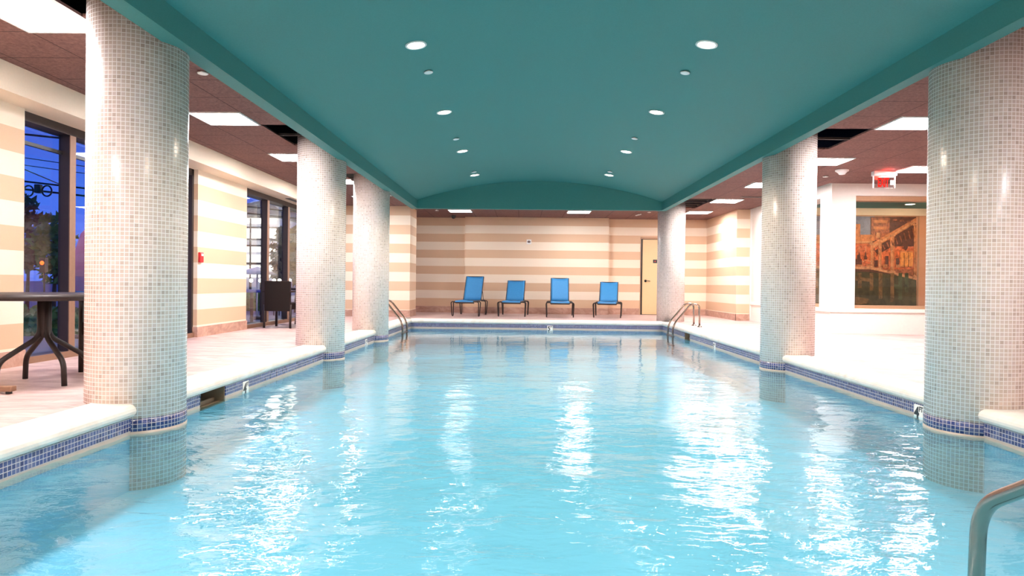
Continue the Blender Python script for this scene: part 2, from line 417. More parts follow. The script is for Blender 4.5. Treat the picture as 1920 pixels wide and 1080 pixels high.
# far wall
m = MB(); m.box((-5.1, WY, 0), (3.29, WY+0.2, 3.4)); m.box((4.22, WY, 0), (5.4, WY+0.2, 3.4)); m.box((3.29, WY, 2.17), (4.22, WY+0.2, 3.4))
m.box((-1.68, CY, 0), (2.355, WY, ZC+0.02)); struct(m.build('wall_far', M['stripe']))
m = MB(); m.box((-5.1, 16.2, 0), (-2.79, 17.12, ZC+0.02)); struct(m.build('wall_pilaster', M['stripe']))
b = MB(); d = 0.014
b.box((-5.0, WY-d, 0), (-1.68, WY, 0.175)); b.box((2.355, WY-d, 0), (3.27, WY, 0.175)); b.box((4.26, WY-d, 0), (5.15, WY, 0.175))
b.box((-1.68-d, CY-d, 0), (2.355+d, CY, 0.175)); b.box((2.355, CY-d, 0), (2.355+d, WY, 0.175)); b.box((-1.68-d, CY, 0), (-1.68, WY, 0.175))
struct(b.build('baseboard_far', M['marble']))
b = MB(); b.box((-5.0, 16.2-d, 0), (-2.79+d, 16.2, 0.16)); b.box((-2.79, 16.2, 0), (-2.79+d, 17.12, 0.16)); struct(b.build('baseboard_pilaster', M['marble']))
# door in the far wall
dr = MB(); dr.box((3.345, WY-0.005, 0.012), (4.18, WY+0.04, 2.13), bev=0.003); door = struct(dr.build('door_1', M['door']))
fr = MB(); fr.box((3.28, WY-0.02, 0), (3.298, WY+0.1, 2.19)); fr.box((4.19, WY-0.02, 0), (4.235, WY+0.1, 2.19)); fr.box((3.28, WY-0.02, 2.145), (4.235, WY+0.1, 2.19)); fr.build('door_frame', M['tan'], door)
gp = MB(); gp.box((3.298, WY+0.03, 0), (4.19, WY+0.09, 2.145)); gp.build('door_gap_shade', M['black'], door)  # black sheet behind the leaf paints the shade in the jamb gap
h = MB(); h.lathe([(0.0, 0), (0.035, 0.0), (0.035, 0.012), (0.012, 0.016), (0.012, 0.05), (0.0, 0.05)], n=20, close=False).xform(Matrix.Translation((3.435, WY-0.005, 0.96)) @ Matrix.Rotation(R(90), 4, 'X'))
h.tube(fillet([(3.435, WY-0.05, 0.96), (3.50, WY-0.055, 0.962), (3.56, WY-0.05, 0.952)], 0.02), 0.011); h.build('door_handle', M['black'], door)
sg = MB(); sg.box((3.64, WY-0.013, 1.465), (3.755, WY-0.005, 1.565), bev=0.003); sgo = sg.build('sign_plate', M['black'], door)
sg = MB(); sg.box((3.68, WY-0.015, 1.50), (3.715, WY-0.013, 1.53)); sg.build('sign_mark', M['red'], sgo)

# right side: striped return, tiled low wall, piers, glazed room
m = MB(); m.box((5.15, 16.3, 0), (5.47, WY+0.2, ZC+0.02)); struct(m.build('wall_right_return', M['stripe']))
b = MB(); b.box((5.15-d, 16.3-d, 0), (5.15, WY, 0.16)); b.box((5.15-d, 16.3-d, 0), (5.47, 16.3, 0.16)); struct(b.build('baseboard_right', M['marble']))
GX, GY = 5.50, 12.07
m = MB()
m.box((GX, GY, 0), (9.2, GY+0.3, 0.39)); m.box((GX, GY+0.3, 0), (GX+0.3, 16.3, 0.39))
m.box((GX, GY, 0.45), (GX+0.43, GY+0.46, ZC+0.02)); m.box((GX, 15.45, 0.45), (GX+0.43, 16.3, ZC+0.02)); m.box((5.47, 16.25, 0), (6.0, 16.6, ZC+0.02))
m.box((GX+0.43, GY, 2.485), (9.2, GY+0.35, ZC+0.02)); m.box((GX, GY+0.46, 2.485), (GX+0.35, 15.45, ZC+0.02))
struct(m.build('wall_right', M['white_tile']))
m = MB(); m.box((GX-0.025, GY-0.025, 0.39), (9.2, GY+0.33, 0.455), bev=0.006); m.box((GX-0.025, GY+0.33, 0.39), (GX+0.33, 16.3, 0.455), bev=0.006); struct(m.build('trim_4', M['white_tile']))
m = MB(); m.box((GX+0.43, GY+0.10, 0.455), (9.1, GY+0.22, 0.515)); m.box((GX+0.10, GY+0.46, 0.455), (GX+0.22, 15.45, 0.515)); m.box((GX+0.43, GY+0.06, 2.40), (9.1, GY+0.24, 2.485)); 
win = struct(m.build('window_3', M['tan']))
g = MB(); g.box((GX+0.43, GY+0.15, 0.515), (9.1, GY+0.158, 2.40)); g.build('pane', M['glass'], win)
g = MB(); g.box((GX+0.15, GY+0.46, 0.515), (GX+0.158, 15.45, 2.485)); g.build('pane', M['glass'], win)
MY = 15.0
m = MB(); m.box((GX+0.3, MY, 0), (9.2, MY+0.15, 2.9)); struct(m.build('wall_alcove', M['terracotta']))
m = MB(); m.box((GX+0.3, GY+0.3, 2.60), (9.2, MY, 2.64)); struct(m.build('ceiling_alcove', M['teal']))
m = MB(); m.box((GX+0.35, MY-0.05, 2.445), (9.2, MY, 2.60)); struct(m.build('trim_5', M['cream']))
m = MB(); m.box((9.2, YB, 0), (9.4, WY, 3.4)); struct(m.build('wall_right_side', M['stripe']))
m = MB(); m.box((-5.2, YB-0.2, -0.1), (9.4, YB, 3.4)); struct(m.build('wall_back', M['stripe']))

# left wall: piers, bulkhead, windows
WX, PX = -4.90, -4.78
m = MB()
for a, b_ in ((YB, 6.28), (9.66, 11.38)): m.box((-5.12, a, 0), (PX, b_, 2.45))
struct(m.build('wall_left', M['stripe']))
m = MB(); m.box((-5.12, YB, 2.45), (-4.48, 16.2, 3.4)); struct(m.build('trim_6', M['cream']))
b = MB()
for a, b_ in ((YB, 6.28), (9.66, 11.38)):
    b.box((-5.0, a-d, 0), (PX+d, b_+d, 0.15))
struct(b.build('baseboard_left', M['marble']))
def window(n, y0, y1, mull, transom):
    m = MB(); m.box((-5.03, y0, 0), (-4.82, y1, 0.06)); m.box((-5.03, y0, 2.36), (-4.84, y1, 2.45))
    m.box((-5.03, y0, 0), (-4.84, y0+0.05, 2.45)); m.box((-5.03, y1-0.05, 0), (-4.84, y1, 2.45))
    o = struct(m.build('window_%d' % n, M['bronze']))
    q = MB(); q.box((-4.84, y0, 0), (-4.815, y1, 0.065)); q.build('sill_lit_face', M['wood_and_lit'], o)  # brown sill face carries the room light in its colour
    for y in mull:  # dark body and brown face strip paint the shaded and lit sides
        q = MB(); q.box((-4.97, y-0.045, 0.06), (-4.856, y+0.045, 2.36)); mo = q.build('mullion', M['bronze'], o)
        q = MB(); q.box((-4.856, y-0.046, 0.06), (-4.845, y+0.046, 2.36), bev=0.002); q.build('lit_face_strip', M['wood_and_lit'], mo)
    ys = [y0]+list(mull)+[y1]
    for a, b2 in zip(ys[:-1], ys[1:]):
        q = MB(); q.box((-4.955, a+0.045, 0.06), (-4.947, b2-0.045, 2.36)); q.build('pane', M['glass'], o)
    if transom:
        q = MB(); q.box((-4.97, y0, 2.155), (-4.93, y1, 2.19)); q.build('transom', M['black'], o)
window(1, 6.28, 9.66, (7.06, 8.35), True)
window(2, 11.38, 16.2, (12.52, 13.62, 14.7), False)
m = MB(); m.box((-200, -60, -0.35), (-5.12, 300, -0.15)); struct(m.build('ground', plain('paving', (0.20, 0.21, 0.24), 0.8)))

# ------------------------------------------------------------------ columns
def column(key, label, z0, top=2.96):
    x, y = COLS[key]; t = thing('mosaic_column', label, 'column', (x, y, 0), 0, 'round mosaic tiled columns')
    m = MB(); m.lathe([(CR, z0), (CR, top)], n=72, uvr=CR); m.build('shaft', M['mosaic'], t)
    if z0 < -0.5:
        m = MB(); m.lathe([(CR+0.0006, -0.172), (CR+0.003, -0.1705), (CR+0.003, -0.0894), (CR+0.0006, -0.088)], n=72, close=False, uvr=CR); m.build('tile_band', M['bluetile'], t)
        m = MB(); m.lathe([(CR+0.0006, -0.215), (CR+0.004, -0.213), (CR+0.004, -0.174), (CR+0.0006, -0.172)], n=72, close=False, uvr=CR); m.build('base_band', M['grout_line'], t)
column('L1', 'big cream mosaic tiled column beside the round dark table', ZB)
column('L2', 'cream mosaic tiled column with the wicker chairs at its left edge', ZB)
column('L3', 'cream mosaic tiled column in front of the ladder with only slanting rails showing', ZB)
column('R1', 'big cream mosaic tiled column cut by the right edge of the photo', ZB)
column('R2', 'cream mosaic tiled column between the striped return wall and the low white wall', ZB)
column('R3', 'pale column on the deck partly hiding the far door', 0.0)

# ------------------------------------------------------------------ lights
def light_panel(x0, x1, y0, y1, label, mat='panel'):
    cx, cy = (x0+x1)/2, (y0+y1)/2; a, b = (x1-x0)/2, (y1-y0)/2
    t = thing('ceiling_light', label, 'ceiling light', (cx, cy, ZC), 0, 'square light panels in the brown ceiling')
    m = MB(); wd = 0.022
    for q in ((-a, -b, a, -b+wd), (-a, b-wd, a, b), (-a, -b+wd, -a+wd, b-wd), (a-wd, -b+wd, a, b-wd)):
        m.box((q[0], q[1], -0.012), (q[2], q[3], 0.0))
    m.build('frame', M['white'], t)
    m = MB(); m.box((-a+wd, -b+wd, -0.007), (a-wd, b-wd, -0.001)); m.build('diffuser', M[mat], t)
for args in (
    (-3.772, -3.172, gy(-6)-0.05, gy(-5), 'large bright ceiling panel left of the biggest left column, nearest the viewer'),
    (-3.772, -3.172, gy(-1), gy(0), 'bright square ceiling panel between the first and second left columns, the larger one there'),
    (-3.772, -3.172, gy(3), gy(4), 'bright ceiling panel cut by the left edge of the second left column'),
    (-3.772, -3.172, gy(7), gy(8), 'bright ceiling panel showing between the second and third left columns'),
    (-3.772, -3.172, gy(11), gy(12), 'ceiling panel of the left row hidden behind the top of the third left column'),
    (4.09, 4.69, gy(-1), gy(0), 'large bright ceiling panel touching the biggest right column, above the exit sign', 'panel_right'),
    (4.15, 4.75, gy(3), gy(4), 'bright ceiling panel at the right edge of the second right column, beside the smoke detector', 'panel_right'),
    (5.90, 6.50, gy(4), gy(5), 'bright ceiling panel just right of the exit sign', 'panel_right'),
    (4.10, 4.70, gy(7), gy(8), 'bright ceiling panel cut by the left edge of the middle right column', 'panel_right'),
    (4.10, 4.70, gy(11), gy(12), 'bright ceiling panel with a slim dark slot vent at its near edge', 'panel_right'),
    (4.10, 4.70, gy(15), gy(16), 'small bright ceiling panel right of the top of the far right column'),
    (-1.97, -1.37, 16.88, 17.44, 'far ceiling panel on the left, above the dome camera', 'panel_corner'),
    (1.08, 1.68, 16.88, 17.44, 'far ceiling panel on the right, above the striped middle wall', 'panel_far')):
    light_panel(*args)
# unseen panels added behind the viewer to light the near columns
for side_x, nm in ((-3.772, 'left'), (4.09, 'right')):
    for n_, wh in ((-10, 'first'), (-14, 'second'), (-18, 'third')):
        light_panel(side_x, side_x+0.6, gy(n_), gy(n_+1), 'added unseen square ceiling panel of the %s row behind the viewer, %s one back' % (nm, wh))

cam_o = S.camera.matrix_world
def ray(px, py):
    d_ = cam_o.to_3x3() @ Vector(((px-960)/1249.8, (540-py)/1249.8, -1)); return cam_o.translation.copy(), d_
def on_vault(px, py):
    o, d_ = ray(px, py); lo, hi = 0.5, 16.0
    for _ in range(60):
        t = (lo+hi)/2; q = o+d_*t
        inside = abs(q.x-vc) < vw and q.z < vault_z(q.x)
        if inside: lo = t
        else: hi = t
    q = o+d_*lo; nrm = Vector((q.x-vc, 0, q.z-VZ)).normalized(); return q, nrm
def orient(o, q, nrm): o.location = q; o.rotation_mode = 'XYZ'; o.rotation_euler = nrm.to_track_quat('Z', 'X').to_euler()
side = {0: 'left', 1: 'right'}; rank = ['nearest and largest', 'second', 'third', 'farthest and smallest']
def beam(t, q):
    la = bpy.data.lights.new('downlight_beam', 'SPOT'); la.energy = BEAM; la.color = (1.0, 0.82, 0.66); la.spot_size = R(132); la.spot_blend = 0.6; la.shadow_soft_size = 0.07
    lo = bpy.data.objects.new('downlight_beam', la); COL.objects.link(lo); lo.location = (q.x, q.y, q.z-0.03)
for s_, pts in enumerate((((780, 84), (833, 210), (867, 283), (890, 328)), ((1325, 83), (1231, 210), (1174, 284), (1142, 328)))):
    for i, (px, py) in enumerate(pts):
        q, nrm = on_vault(px, py)
        t = thing('downlight', 'warm round downlight in the teal ceiling, %s of the %s row' % (rank[i], side[s_]), 'downlight', group='warm downlights in the teal vault'); orient(t, q, nrm)
        m = MB(); m.lathe([(0.072, 0.0), (0.095, 0.0), (0.095, -0.008), (0.082, -0.012), (0.072, -0.006)], n=32, close=False); m.build('trim_ring', M['white'], t)
        m = MB(); m.lathe([(0.001, -0.012), (0.04, -0.011), (0.074, -0.004)], n=32, close=False); m.build('lens', M['down'], t); beam(t, q)
def added_downlight(x, y, label):
    q = Vector((x, y, vault_z(x))); nrm = Vector((x-vc, 0, q.z-VZ)).normalized()
    t = thing('downlight', label, 'downlight', group='warm downlights in the teal vault'); orient(t, q, nrm)
    m = MB(); m.lathe([(0.072, 0.0), (0.095, 0.0), (0.095, -0.008), (0.082, -0.012), (0.072, -0.006)], n=32, close=False); m.build('trim_ring', M['white'], t)
    m = MB(); m.lathe([(0.001, -0.012), (0.04, -0.011), (0.074, -0.004)], n=32, close=False); m.build('lens', M['down'], t); beam(t, q)
for x, nm in ((-0.93, 'left'), (1.60, 'right')):  # unseen downlights added to warm the viewer's side of the columns
    for y, wh in ((3.1, 'just above'), (0.6, 'first behind'), (-2.0, 'second behind'), (-4.6, 'third behind')):
        added_downlight(x, y, 'added unseen warm downlight of the %s vault row, %s the viewer' % (nm, wh))
rank = ['nearest and largest', 'middle', 'farthest']
for s_, pts in enumerate((((803, 133), (855, 259), (889, 321)), ((1285, 134), (1190, 258), (1144, 321)))):
    for i, (px, py) in enumerate(pts):
        q, nrm = on_vault(px, py)
        m = MB(); m.lathe([(0.001, -0.022), (0.04, -0.022), (0.046, -0.018), (0.046, -0.012), (0.02, -0.010), (0.02, 0.0)], n=28, close=False)
        o = m.build('sprinkler_cover', M['white']); orient(o, q, nrm)
        tag(o, 'small white disc on the teal ceiling, %s of the %s three' % (rank[i], side[s_]), 'sprinkler cover', 'white discs on the teal vault')
for (x, y, lab) in ((-2.90, 5.93, 'small white disc on the brown ceiling right of the biggest left column'), (-2.89, 14.2, 'tiny white disc on the brown ceiling right of the third left column'),
                    (3.15, 17.0, 'tiny white disc on the far brown ceiling at the far right column'), (5.03, 11.28, 'small white disc on the brown ceiling below the smoke detector'), (-2.25, 17.0, 'tiny white disc on the far brown ceiling left of the left far panel')):
    m = MB(); m.lathe([(0.001, -0.022), (0.04, -0.022), (0.046, -0.018), (0.046, -0.012), (0.02, -0.010), (0.02, 0.0)], n=28, close=False)
    tag(m.build('sprinkler_cover', M['white'], loc=(x, y, ZC)), lab, 'sprinkler cover', 'white discs on the brown ceiling')
m = MB(); m.box((-0.012, -0.16, -0.03), (0.012, 0.16, -0.006)); m.box((-0.012, -0.02, -0.006), (0.012, 0.02, 0))
o = m.build('ceiling_bracket', M['white'], loc=(2.98, 17.6, ZC)); o.rotation_euler.z = R(15); tag(o, 'short white bar on the far brown ceiling left of the far right column', 'bracket')
# smoke detector
t = thing('smoke_detector', 'white round smoke detector on the ceiling left of the exit sign', 'smoke detector', (5.03, 10.7, ZC))
m = MB(); m.lathe([(0.10, 0.0), (0.10, -0.02), (0.085, -0.028)], n=32, close=False); m.build('base', M['white'], t)
m = MB(); m.lathe([(0.085, -0.026), (0.055, -0.055), (0.045, -0.072), (0.001, -0.08)], n=32, close=False); m.build('sensor_cap', M['white'], t)
# slot vents
def slot_vent(loc, lx, ly, label):
    t = thing('slot_vent', label, 'vent', loc, 0, 'slot vents')
    m = MB(); m.box((-lx, -ly, -0.006), (lx, ly, 0)); m.build('frame', M['bronze'], t)
    for i in (-1, 0, 1):
        m = MB()
        if lx < ly: m.box((i*lx*0.6-0.008, -ly+0.02, -0.009), (i*lx*0.6+0.008, ly-0.02, -0.006))
        else: m.box((-lx+0.02, i*ly*0.6-0.008, -0.009), (lx-0.02, i*ly*0.6+0.008, -0.006))
        m.build('slot', M['black'], t)
slot_vent((-4.62, 13.9, 2.45), 0.05, 1.0, 'long slot vent under the cream beam, left of the second left column')
slot_vent((-4.62, 7.6, 2.45), 0.05, 0.6, 'short slot vent under the cream beam, at the biggest left column')
slot_vent((4.80, 14.0, ZC), 0.30, 0.06, 'slim dark slot vent beside a right ceiling panel')
# dome camera
t = thing('dome_camera', 'small black dome camera at the ceiling above the far wall corner', 'camera', (-1.97, 18.35, ZC))
m = MB(); m.lathe([(0.07, 0), (0.07, -0.03), (0.062, -0.035)], n=28, close=False); m.build('base', M['black'], t)
m = MB(); m.lathe([(0.06*math.cos(R(a)), -0.034-0.06*math.sin(R(a))) for a in (0, 20, 40, 60, 75, 89)], n=28, close=False); m.build('dome', M['black'], t)
# exit sign
t = thing('exit_sign', 'clear hanging exit sign with red letters and right arrow', 'exit sign', (5.745, 10.8, ZC))
m = MB(); m.box((-0.18, -0.05, -0.075), (0.18, 0.05, 0), bev=0.006); m.build('housing', M['white'], t)
m = MB(); m.box((-0.17, -0.008, -0.265), (0.17, 0.008, -0.075), bev=0.002); pn = m.build('panel', M['acrylic'], t)
for x_ in (-0.175, 0.163):
    m = MB(); m.box((x_, -0.012, -0.265), (x_+0.012, 0.012, -0.07)); m.build('edge_strip', M['white'], t)
text_mesh('lettering', 'EXIT', 0.20, M['exit_red'], t, (-0.105, -0.011, -0.245), (R(90), 0, 0), 0.002, sx=0.44)
m = MB(); m.box((0.095, -0.014, -0.215), (0.16, -0.009, -0.145)); ap = m.build('arrow_plate', M['white'], t)
m = MB(); m.tube([(0.116, -0.016, -0.158), (0.140, -0.016, -0.180), (0.116, -0.016, -0.202)], 0.005, n=6); m.build('arrow', M['red'], ap)
le = bpy.data.lights.new('exit_glow', 'POINT'); le.energy = 0.5; le.color = (1, 0.05, 0.03); le.shadow_soft_size = 0.05
lo = bpy.data.objects.new('exit_glow', le); COL.objects.link(lo); lo.parent = t; lo.location = (-0.02, -0.17, -0.06)

# ------------------------------------------------------------------ chaises
def chaise_mesh_parts(t, rise):
    L = 1.12; b = 0.74; ang = math.asin(rise/b); cx, sx = math.cos(ang), math.sin(ang); zs_ = 0.385; hw = 0.235
    for s in (-1, 1):
        m = MB(); m.tube(fillet([(s*hw, 0.0, zs_-0.03), (s*hw, 0.03, zs_), (s*hw, L+0.55, zs_)], 0.04), 0.013); m.build('side_rail', M['darkmetal'], t)
        m = MB(); m.tube([(s*hw, L, zs_+0.01), (s*hw, L+b*cx, zs_+0.01+b*sx)], 0.012); m.build('back_rail', M['darkmetal'], t)
        for y in (0.10, 1.18):
            m = MB(); m.tube(fillet([(s*(hw-0.01), y, zs_-0.012), (s*(hw+0.115), y, zs_-0.012), (s*(hw+0.10), y+0.075, 0.014), (s*(hw+0.10), y+0.22, 0.014), (s*(hw+0.115), y+0.30, zs_-0.012), (s*(hw-0.01), y+0.30, zs_-0.012)], 0.05), 0.013); m.build('leg', M['darkmetal'], t)
    for y, z, r in ((0.0, zs_-0.03, 0.014), (0.12, zs_-0.045, 0.011), (L+0.5, zs_, 0.011)):
        m = MB(); m.tube([(-hw, y, z), (hw, y, z)], r); m.build('cross_bar', M['darkmetal'], t)
    m = MB(); m.tube([(-hw, L+b*cx, zs_+0.01+b*sx), (hw, L+b*cx, zs_+0.01+b*sx)], 0.012); m.build('top_rail', M['darkmetal'], t)
    for s in (-1, 1):
        m = MB(); m.tube([(s*(hw-0.02), L+0.5, zs_), (s*(hw-0.02), L+b*cx*0.6, zs_+b*sx*0.6)], 0.008); m.build('back_prop', M['darkmetal'], t)
    def sheet(path, name):
        m = MB(); n = 10; th = 0.006; rows = []
        for (y, z, ny, nz_) in path:
            top = []; bot = []
            for i in range(n+1):
                u = i/n*2-1; sagz = -0.016*(1-u*u); x = u*(hw-0.007)
                top.append(m.bm.verts.new((x, y+ny*sagz, z+nz_*sagz))); bot.append(m.bm.verts.new((x, y+ny*(sagz-th), z+nz_*(sagz-th))))
            rows.append((top, bot))
        for (ta, ba), (tb, bb) in zip(rows[:-1], rows[1:]):
            for i in range(n):
                m.bm.faces.new((ta[i], ta[i+1], tb[i+1], tb[i])).smooth = True; m.bm.faces.new((ba[i+1], ba[i], bb[i], bb[i+1])).smooth = True
            m.bm.faces.new((ta[0], tb[0], bb[0], ba[0])); m.bm.faces.new((tb[n], ta[n], ba[n], bb[n]))
        for (ta, ba), fl in ((rows[0], 1), (rows[-1], -1)):
            for i in range(n):
                q = (ta[i], ba[i], ba[i+1], ta[i+1]); m.bm.faces.new(q if fl > 0 else q[::-1])
        m.build(name, M['blue_sling'], t)
    sheet([(0.0, zs_-0.01, 0, 1)] + [(0.03+(L-0.04)*i/8, zs_+0.016, 0, 1) for i in range(9)], 'seat')
    sheet([(L+b*cx*i/8-sx*0.014, zs_+0.014+b*sx*i/8+cx*0.010, -sx, cx) for i in range(9)], 'backrest')
G = 'blue sling chaises by the far wall'
ch = [(-1.49, 16.52, -6, 0.62, 'leftmost blue chaise, its raised back in front of the wall corner', ), (-0.325, 16.6, -4, 0.52, 'second blue chaise from the left, with a lower back'),
      (0.895, 16.55, -2.5, 0.60, 'tall backed blue chaise behind the five foot marker'), (2.06, 16.6, -9, 0.51, 'rightmost blue chaise, nearest the far door')]
for x, y, rz, rise, lab in ch:
    t = thing('chaise_lounge', lab, 'chaise', (x, y, 0), R(rz), G); chaise_mesh_parts(t, rise)

# ------------------------------------------------------------------ ladders and handrail
def ladder(x, o, ys, label):
    t = thing('pool_ladder', label, 'ladder', (x, (ys[0]+ys[1])/2, 0), 0, 'steel ladders at the far corners'); yc = (ys[0]+ys[1])/2
    for y in ys:
        m = MB(); y -= yc
        m.tube(fillet([(-o*0.13, y, ZB), (-o*0.13, y, 0.02), (o*0.22, y, 0.46), (o*0.40, y, 0.46), (o*0.41, y, 0.0)], 0.13, 10), 0.019, n=14)
        rl = m.build('rail', M['steel'], t)
        m = MB(); m.lathe([(0.019, 0.03), (0.03, 0.028), (0.05, 0.008), (0.05, 0.0)], (o*0.41, y, 0.0), n=24, close=False); m.build('flange', M['steel'], rl)
    for z in (-0.20, -0.38):
        m = MB(); m.box((-o*0.13-0.04, ys[0]-yc-0.02, z-0.015), (-o*0.13+0.04, ys[1]-yc+0.02, z+0.015), bev=0.008); m.build('tread', M['darkmetal'], t)
ladder(XL, -1, (13.45, 13.95), 'steel pool ladder in the far left corner beside the third left column')
ladder(XR, 1, (13.55, 14.0), 'steel pool ladder in the far right corner before the pale column')
m = MB(); m.tube(fillet([(1.29, 1.93, ZB), (1.29, 1.90, 0.22), (1.29, 0.95, 0.78), (1.29, 0.45, 0.80), (1.29, 0.42, ZB)], 0.09, 10), 0.021, n=16)
tag(m.build('handrail', M['steel']), 'bent steel handrail rising from the water at the lower right corner', 'handrail')

# ------------------------------------------------------------------ depth markers and skimmers
def marker(loc, rz, num, label, size=0.10, with_ft=True, w_=0.125):
    t = thing('depth_marker', label, 'depth marker', loc, rz, 'depth marker tiles at the waterline')
    m = MB(); m.box((-w_/2, -0.010, -0.055), (w_/2, 0.0, 0.055), bev=0.002); m.build('tile', M['white'], t)
    text_mesh('numeral', num, size*1.25, M['black'], t, (-w_/2+0.008, -0.0105, -0.050), (R(90), 0, 0), 0.001)
    if with_ft: text_mesh('lettering', 'FT', size*0.55, M['black'], t, (0.008, -0.0105, 0.006), (R(90), 0, 0), 0.001, sx=0.85)
marker((XL+0.004, 6.13, -0.155), R(90), '4', 'white four foot depth tile on the left pool edge past the big column')
marker((XR-0.004, 5.33, -0.148), R(-90), '4', 'white four foot depth tile against the big right column')
marker((0.595, YF-0.004, -0.160), 0, '5', 'white five foot depth tile on the far pool edge')
marker((XL+0.004, 10.85, -0.155), R(90), '5', 'small white depth tile on the left edge before the third left column')
marker((XR-0.004, 11.02, -0.155), R(-90), '5', 'small white depth tile on the right edge past the middle column')
for x, o, (a, b_), lab in ((XL, -1, SKL, 'dark skimmer mouth in the left pool edge beside the big column'), (XR, 1, SKR, 'small dark skimmer mouth in the right pool edge near the ladder')):
    t = thing('skimmer', lab, 'skimmer', (x, (a+b_)/2, 0), 0, 'skimmer mouths'); hy = (b_-a)/2
    m = MB()
    for q in (((0, -hy, zs), (o*0.22, -hy+0.012, -0.085)), ((0, hy-0.012, zs), (o*0.22, hy, -0.085)), ((0, -hy, zs), (o*0.22, hy, zs+0.012))): m.box(*q)
    m.build('throat', M['throat'], t)
    m = MB(); m.box((o*0.20, -hy+0.012, zs+0.012), (o*0.22, hy-0.012, -0.085)); m.build('back_plate', M['bluetile'], t)
    m = MB(); m.box((o*0.08, -hy+0.02, zs+0.012), (o*0.10, hy-0.02, -0.175)); m.build('weir_flap', M['throat'], t)

# ------------------------------------------------------------------ tables and chairs on the left
def table(loc, rz, label, parts=True):
    t = thing('round_table', label, 'table', loc, rz, 'dark round patio tables')
    m = MB(); m.lathe([(0.001, 0.715), (0.50, 0.715), (0.545, 0.708), (0.55, 0.69), (0.545, 0.668), (0.50, 0.664), (0.001, 0.664)], n=64, close=False); m.build('tabletop', M['darkmetal'], t)
    for k in range(4):
        a = R(-31+90*k); ca, sa = math.cos(a), math.sin(a)
        m = MB(); m.tube(fillet([(0.032*ca, 0.032*sa, 0.665), (0.032*ca, 0.032*sa, 0.37), (0.315*ca, 0.315*sa, 0.185), (0.33*ca, 0.33*sa, 0.0)], 0.065, 8), 0.020, n=12); m.build('leg', M['darkmetal'], t)
    m = MB(); m.lathe([(0.046, 0.66), (0.046, 0.55), (0.044, 0.40), (0.03, 0.36)], n=24); m.build('hub', M['darkmetal'], t)
table((-3.84, 5.27, 0), 0, 'round dark table at the left edge behind the big column')
table((-4.12, 12.95, 0), R(40), 'dark table base mostly hidden behind the wicker chairs by the window')
def armchair(t):
    w_, dp = 0.25, 0.25
    for sx in (-1, 1):
        m = MB(); m.tube([(sx*w_, -dp, 0), (sx*w_, -dp, 0.64)], 0.022, n=10); m.build('leg', M['darkmetal'], t)
        m = MB(); m.tube([(sx*(w_-0.01), dp+0.02, 0), (sx*(w_-0.01), dp, 0.42)], 0.02, n=10); m.build('leg', M['darkmetal'], t)
        m = MB(); m.box((sx*w_-0.028, -dp-0.025, 0.635), (sx*w_+0.028, dp+0.02, 0.665), bev=0.01); m.build('armrest', M['wicker'], t)
    m = MB(); m.box((-w_-0.015, -dp, 0.33), (w_+0.015, dp, 0.45), bev=0.015); m.build('seat', M['wicker'], t)
    m = MB(); m.box((-w_+0.01, dp-0.02, 0.30), (w_-0.01, dp+0.025, 0.84), bev=0.012); m.build('backrest', M['wicker'], t)
t0 = thing('wicker_armchair', 'dark wicker armchair with its back to the pool, left of the second column', 'chair', (-4.36, 12.02, 0), R(180-4), 'dark wicker armchairs'); armchair(t0)
dup(t0, (-3.77, 12.02, 0), R(180), 'dark wicker armchair whose arm shows just left of the second column')
dup(t0, (-3.70, 6.13, 0), R(-90), 'dark armchair behind the round table, half hidden by the big column')
t = thing('sled_chair', 'brown sled footed chair of which one runner tip enters at the lower left edge', 'chair', (-4.05, 4.72, 0), 0)
for y in (0.0, -0.5):
    m = MB(); m.box((-0.45, y-0.03, 0.018), (0.39, y+0.03, 0.058), bev=0.008); rn = m.build('runner', M['wood_and_lit'], t)
    for x in (-0.42, 0.355):
        m = MB(); m.lathe([(0.02, 0), (0.02, 0.02)], (x, y, 0), n=12); m.build('foot_pad', M['black'], rn)
    for x in (-0.40, 0.0):
        m = MB(); m.box((x-0.02, y-0.02, 0.058), (x+0.02, y+0.02, 0.85 if x < -0.1 else 0.42)); m.build('leg', M['darkmetal'], t)
m = MB(); m.box((-0.44, -0.53, 0.42), (0.03, 0.03, 0.46), bev=0.01); m.build('seat', M['wicker'], t)
m = MB(); m.box((-0.43, -0.48, 0.52), (-0.395, -0.02, 0.85), bev=0.01); m.build('backrest', M['wicker'], t)

# ------------------------------------------------------------------ small wall things
t = thing('fire_alarm', 'red fire alarm on the striped wall between the left windows', 'fire alarm', (PX, 9.73, 1.17))
m = MB(); m.box((0, -0.055, -0.075), (0.035, 0.055, 0.075), bev=0.012); m.build('housing', M['red'], t)
m = MB(); m.box((0.035, -0.03, 0.02), (0.042, 0.03, 0.055), bev=0.003); m.build('strobe', M['white'], t)
t = thing('wall_strobe', 'small white square plate with a dark oval high on the middle far wall', 'alarm plate', (0.12, CY, 2.015))
m = MB(); m.box((-0.066, -0.012, -0.066), (0.066, 0, 0.066), bev=0.004); m.build('plate', M['white'], t)
m = MB(); m.lathe([(0.001, 0.016), (0.028, 0.014), (0.042, 0.004), (0.045, 0.0)], n=28, close=False).xform(Matrix.Translation((0, -0.012, 0.004)) @ Matrix.Rotation(R(90), 4, 'X') @ Matrix.Scale(0.72, 4, (0, 1, 0))); m.build('lens', plain('grey_lens', (0.16, 0.12, 0.12), 0.3), t)

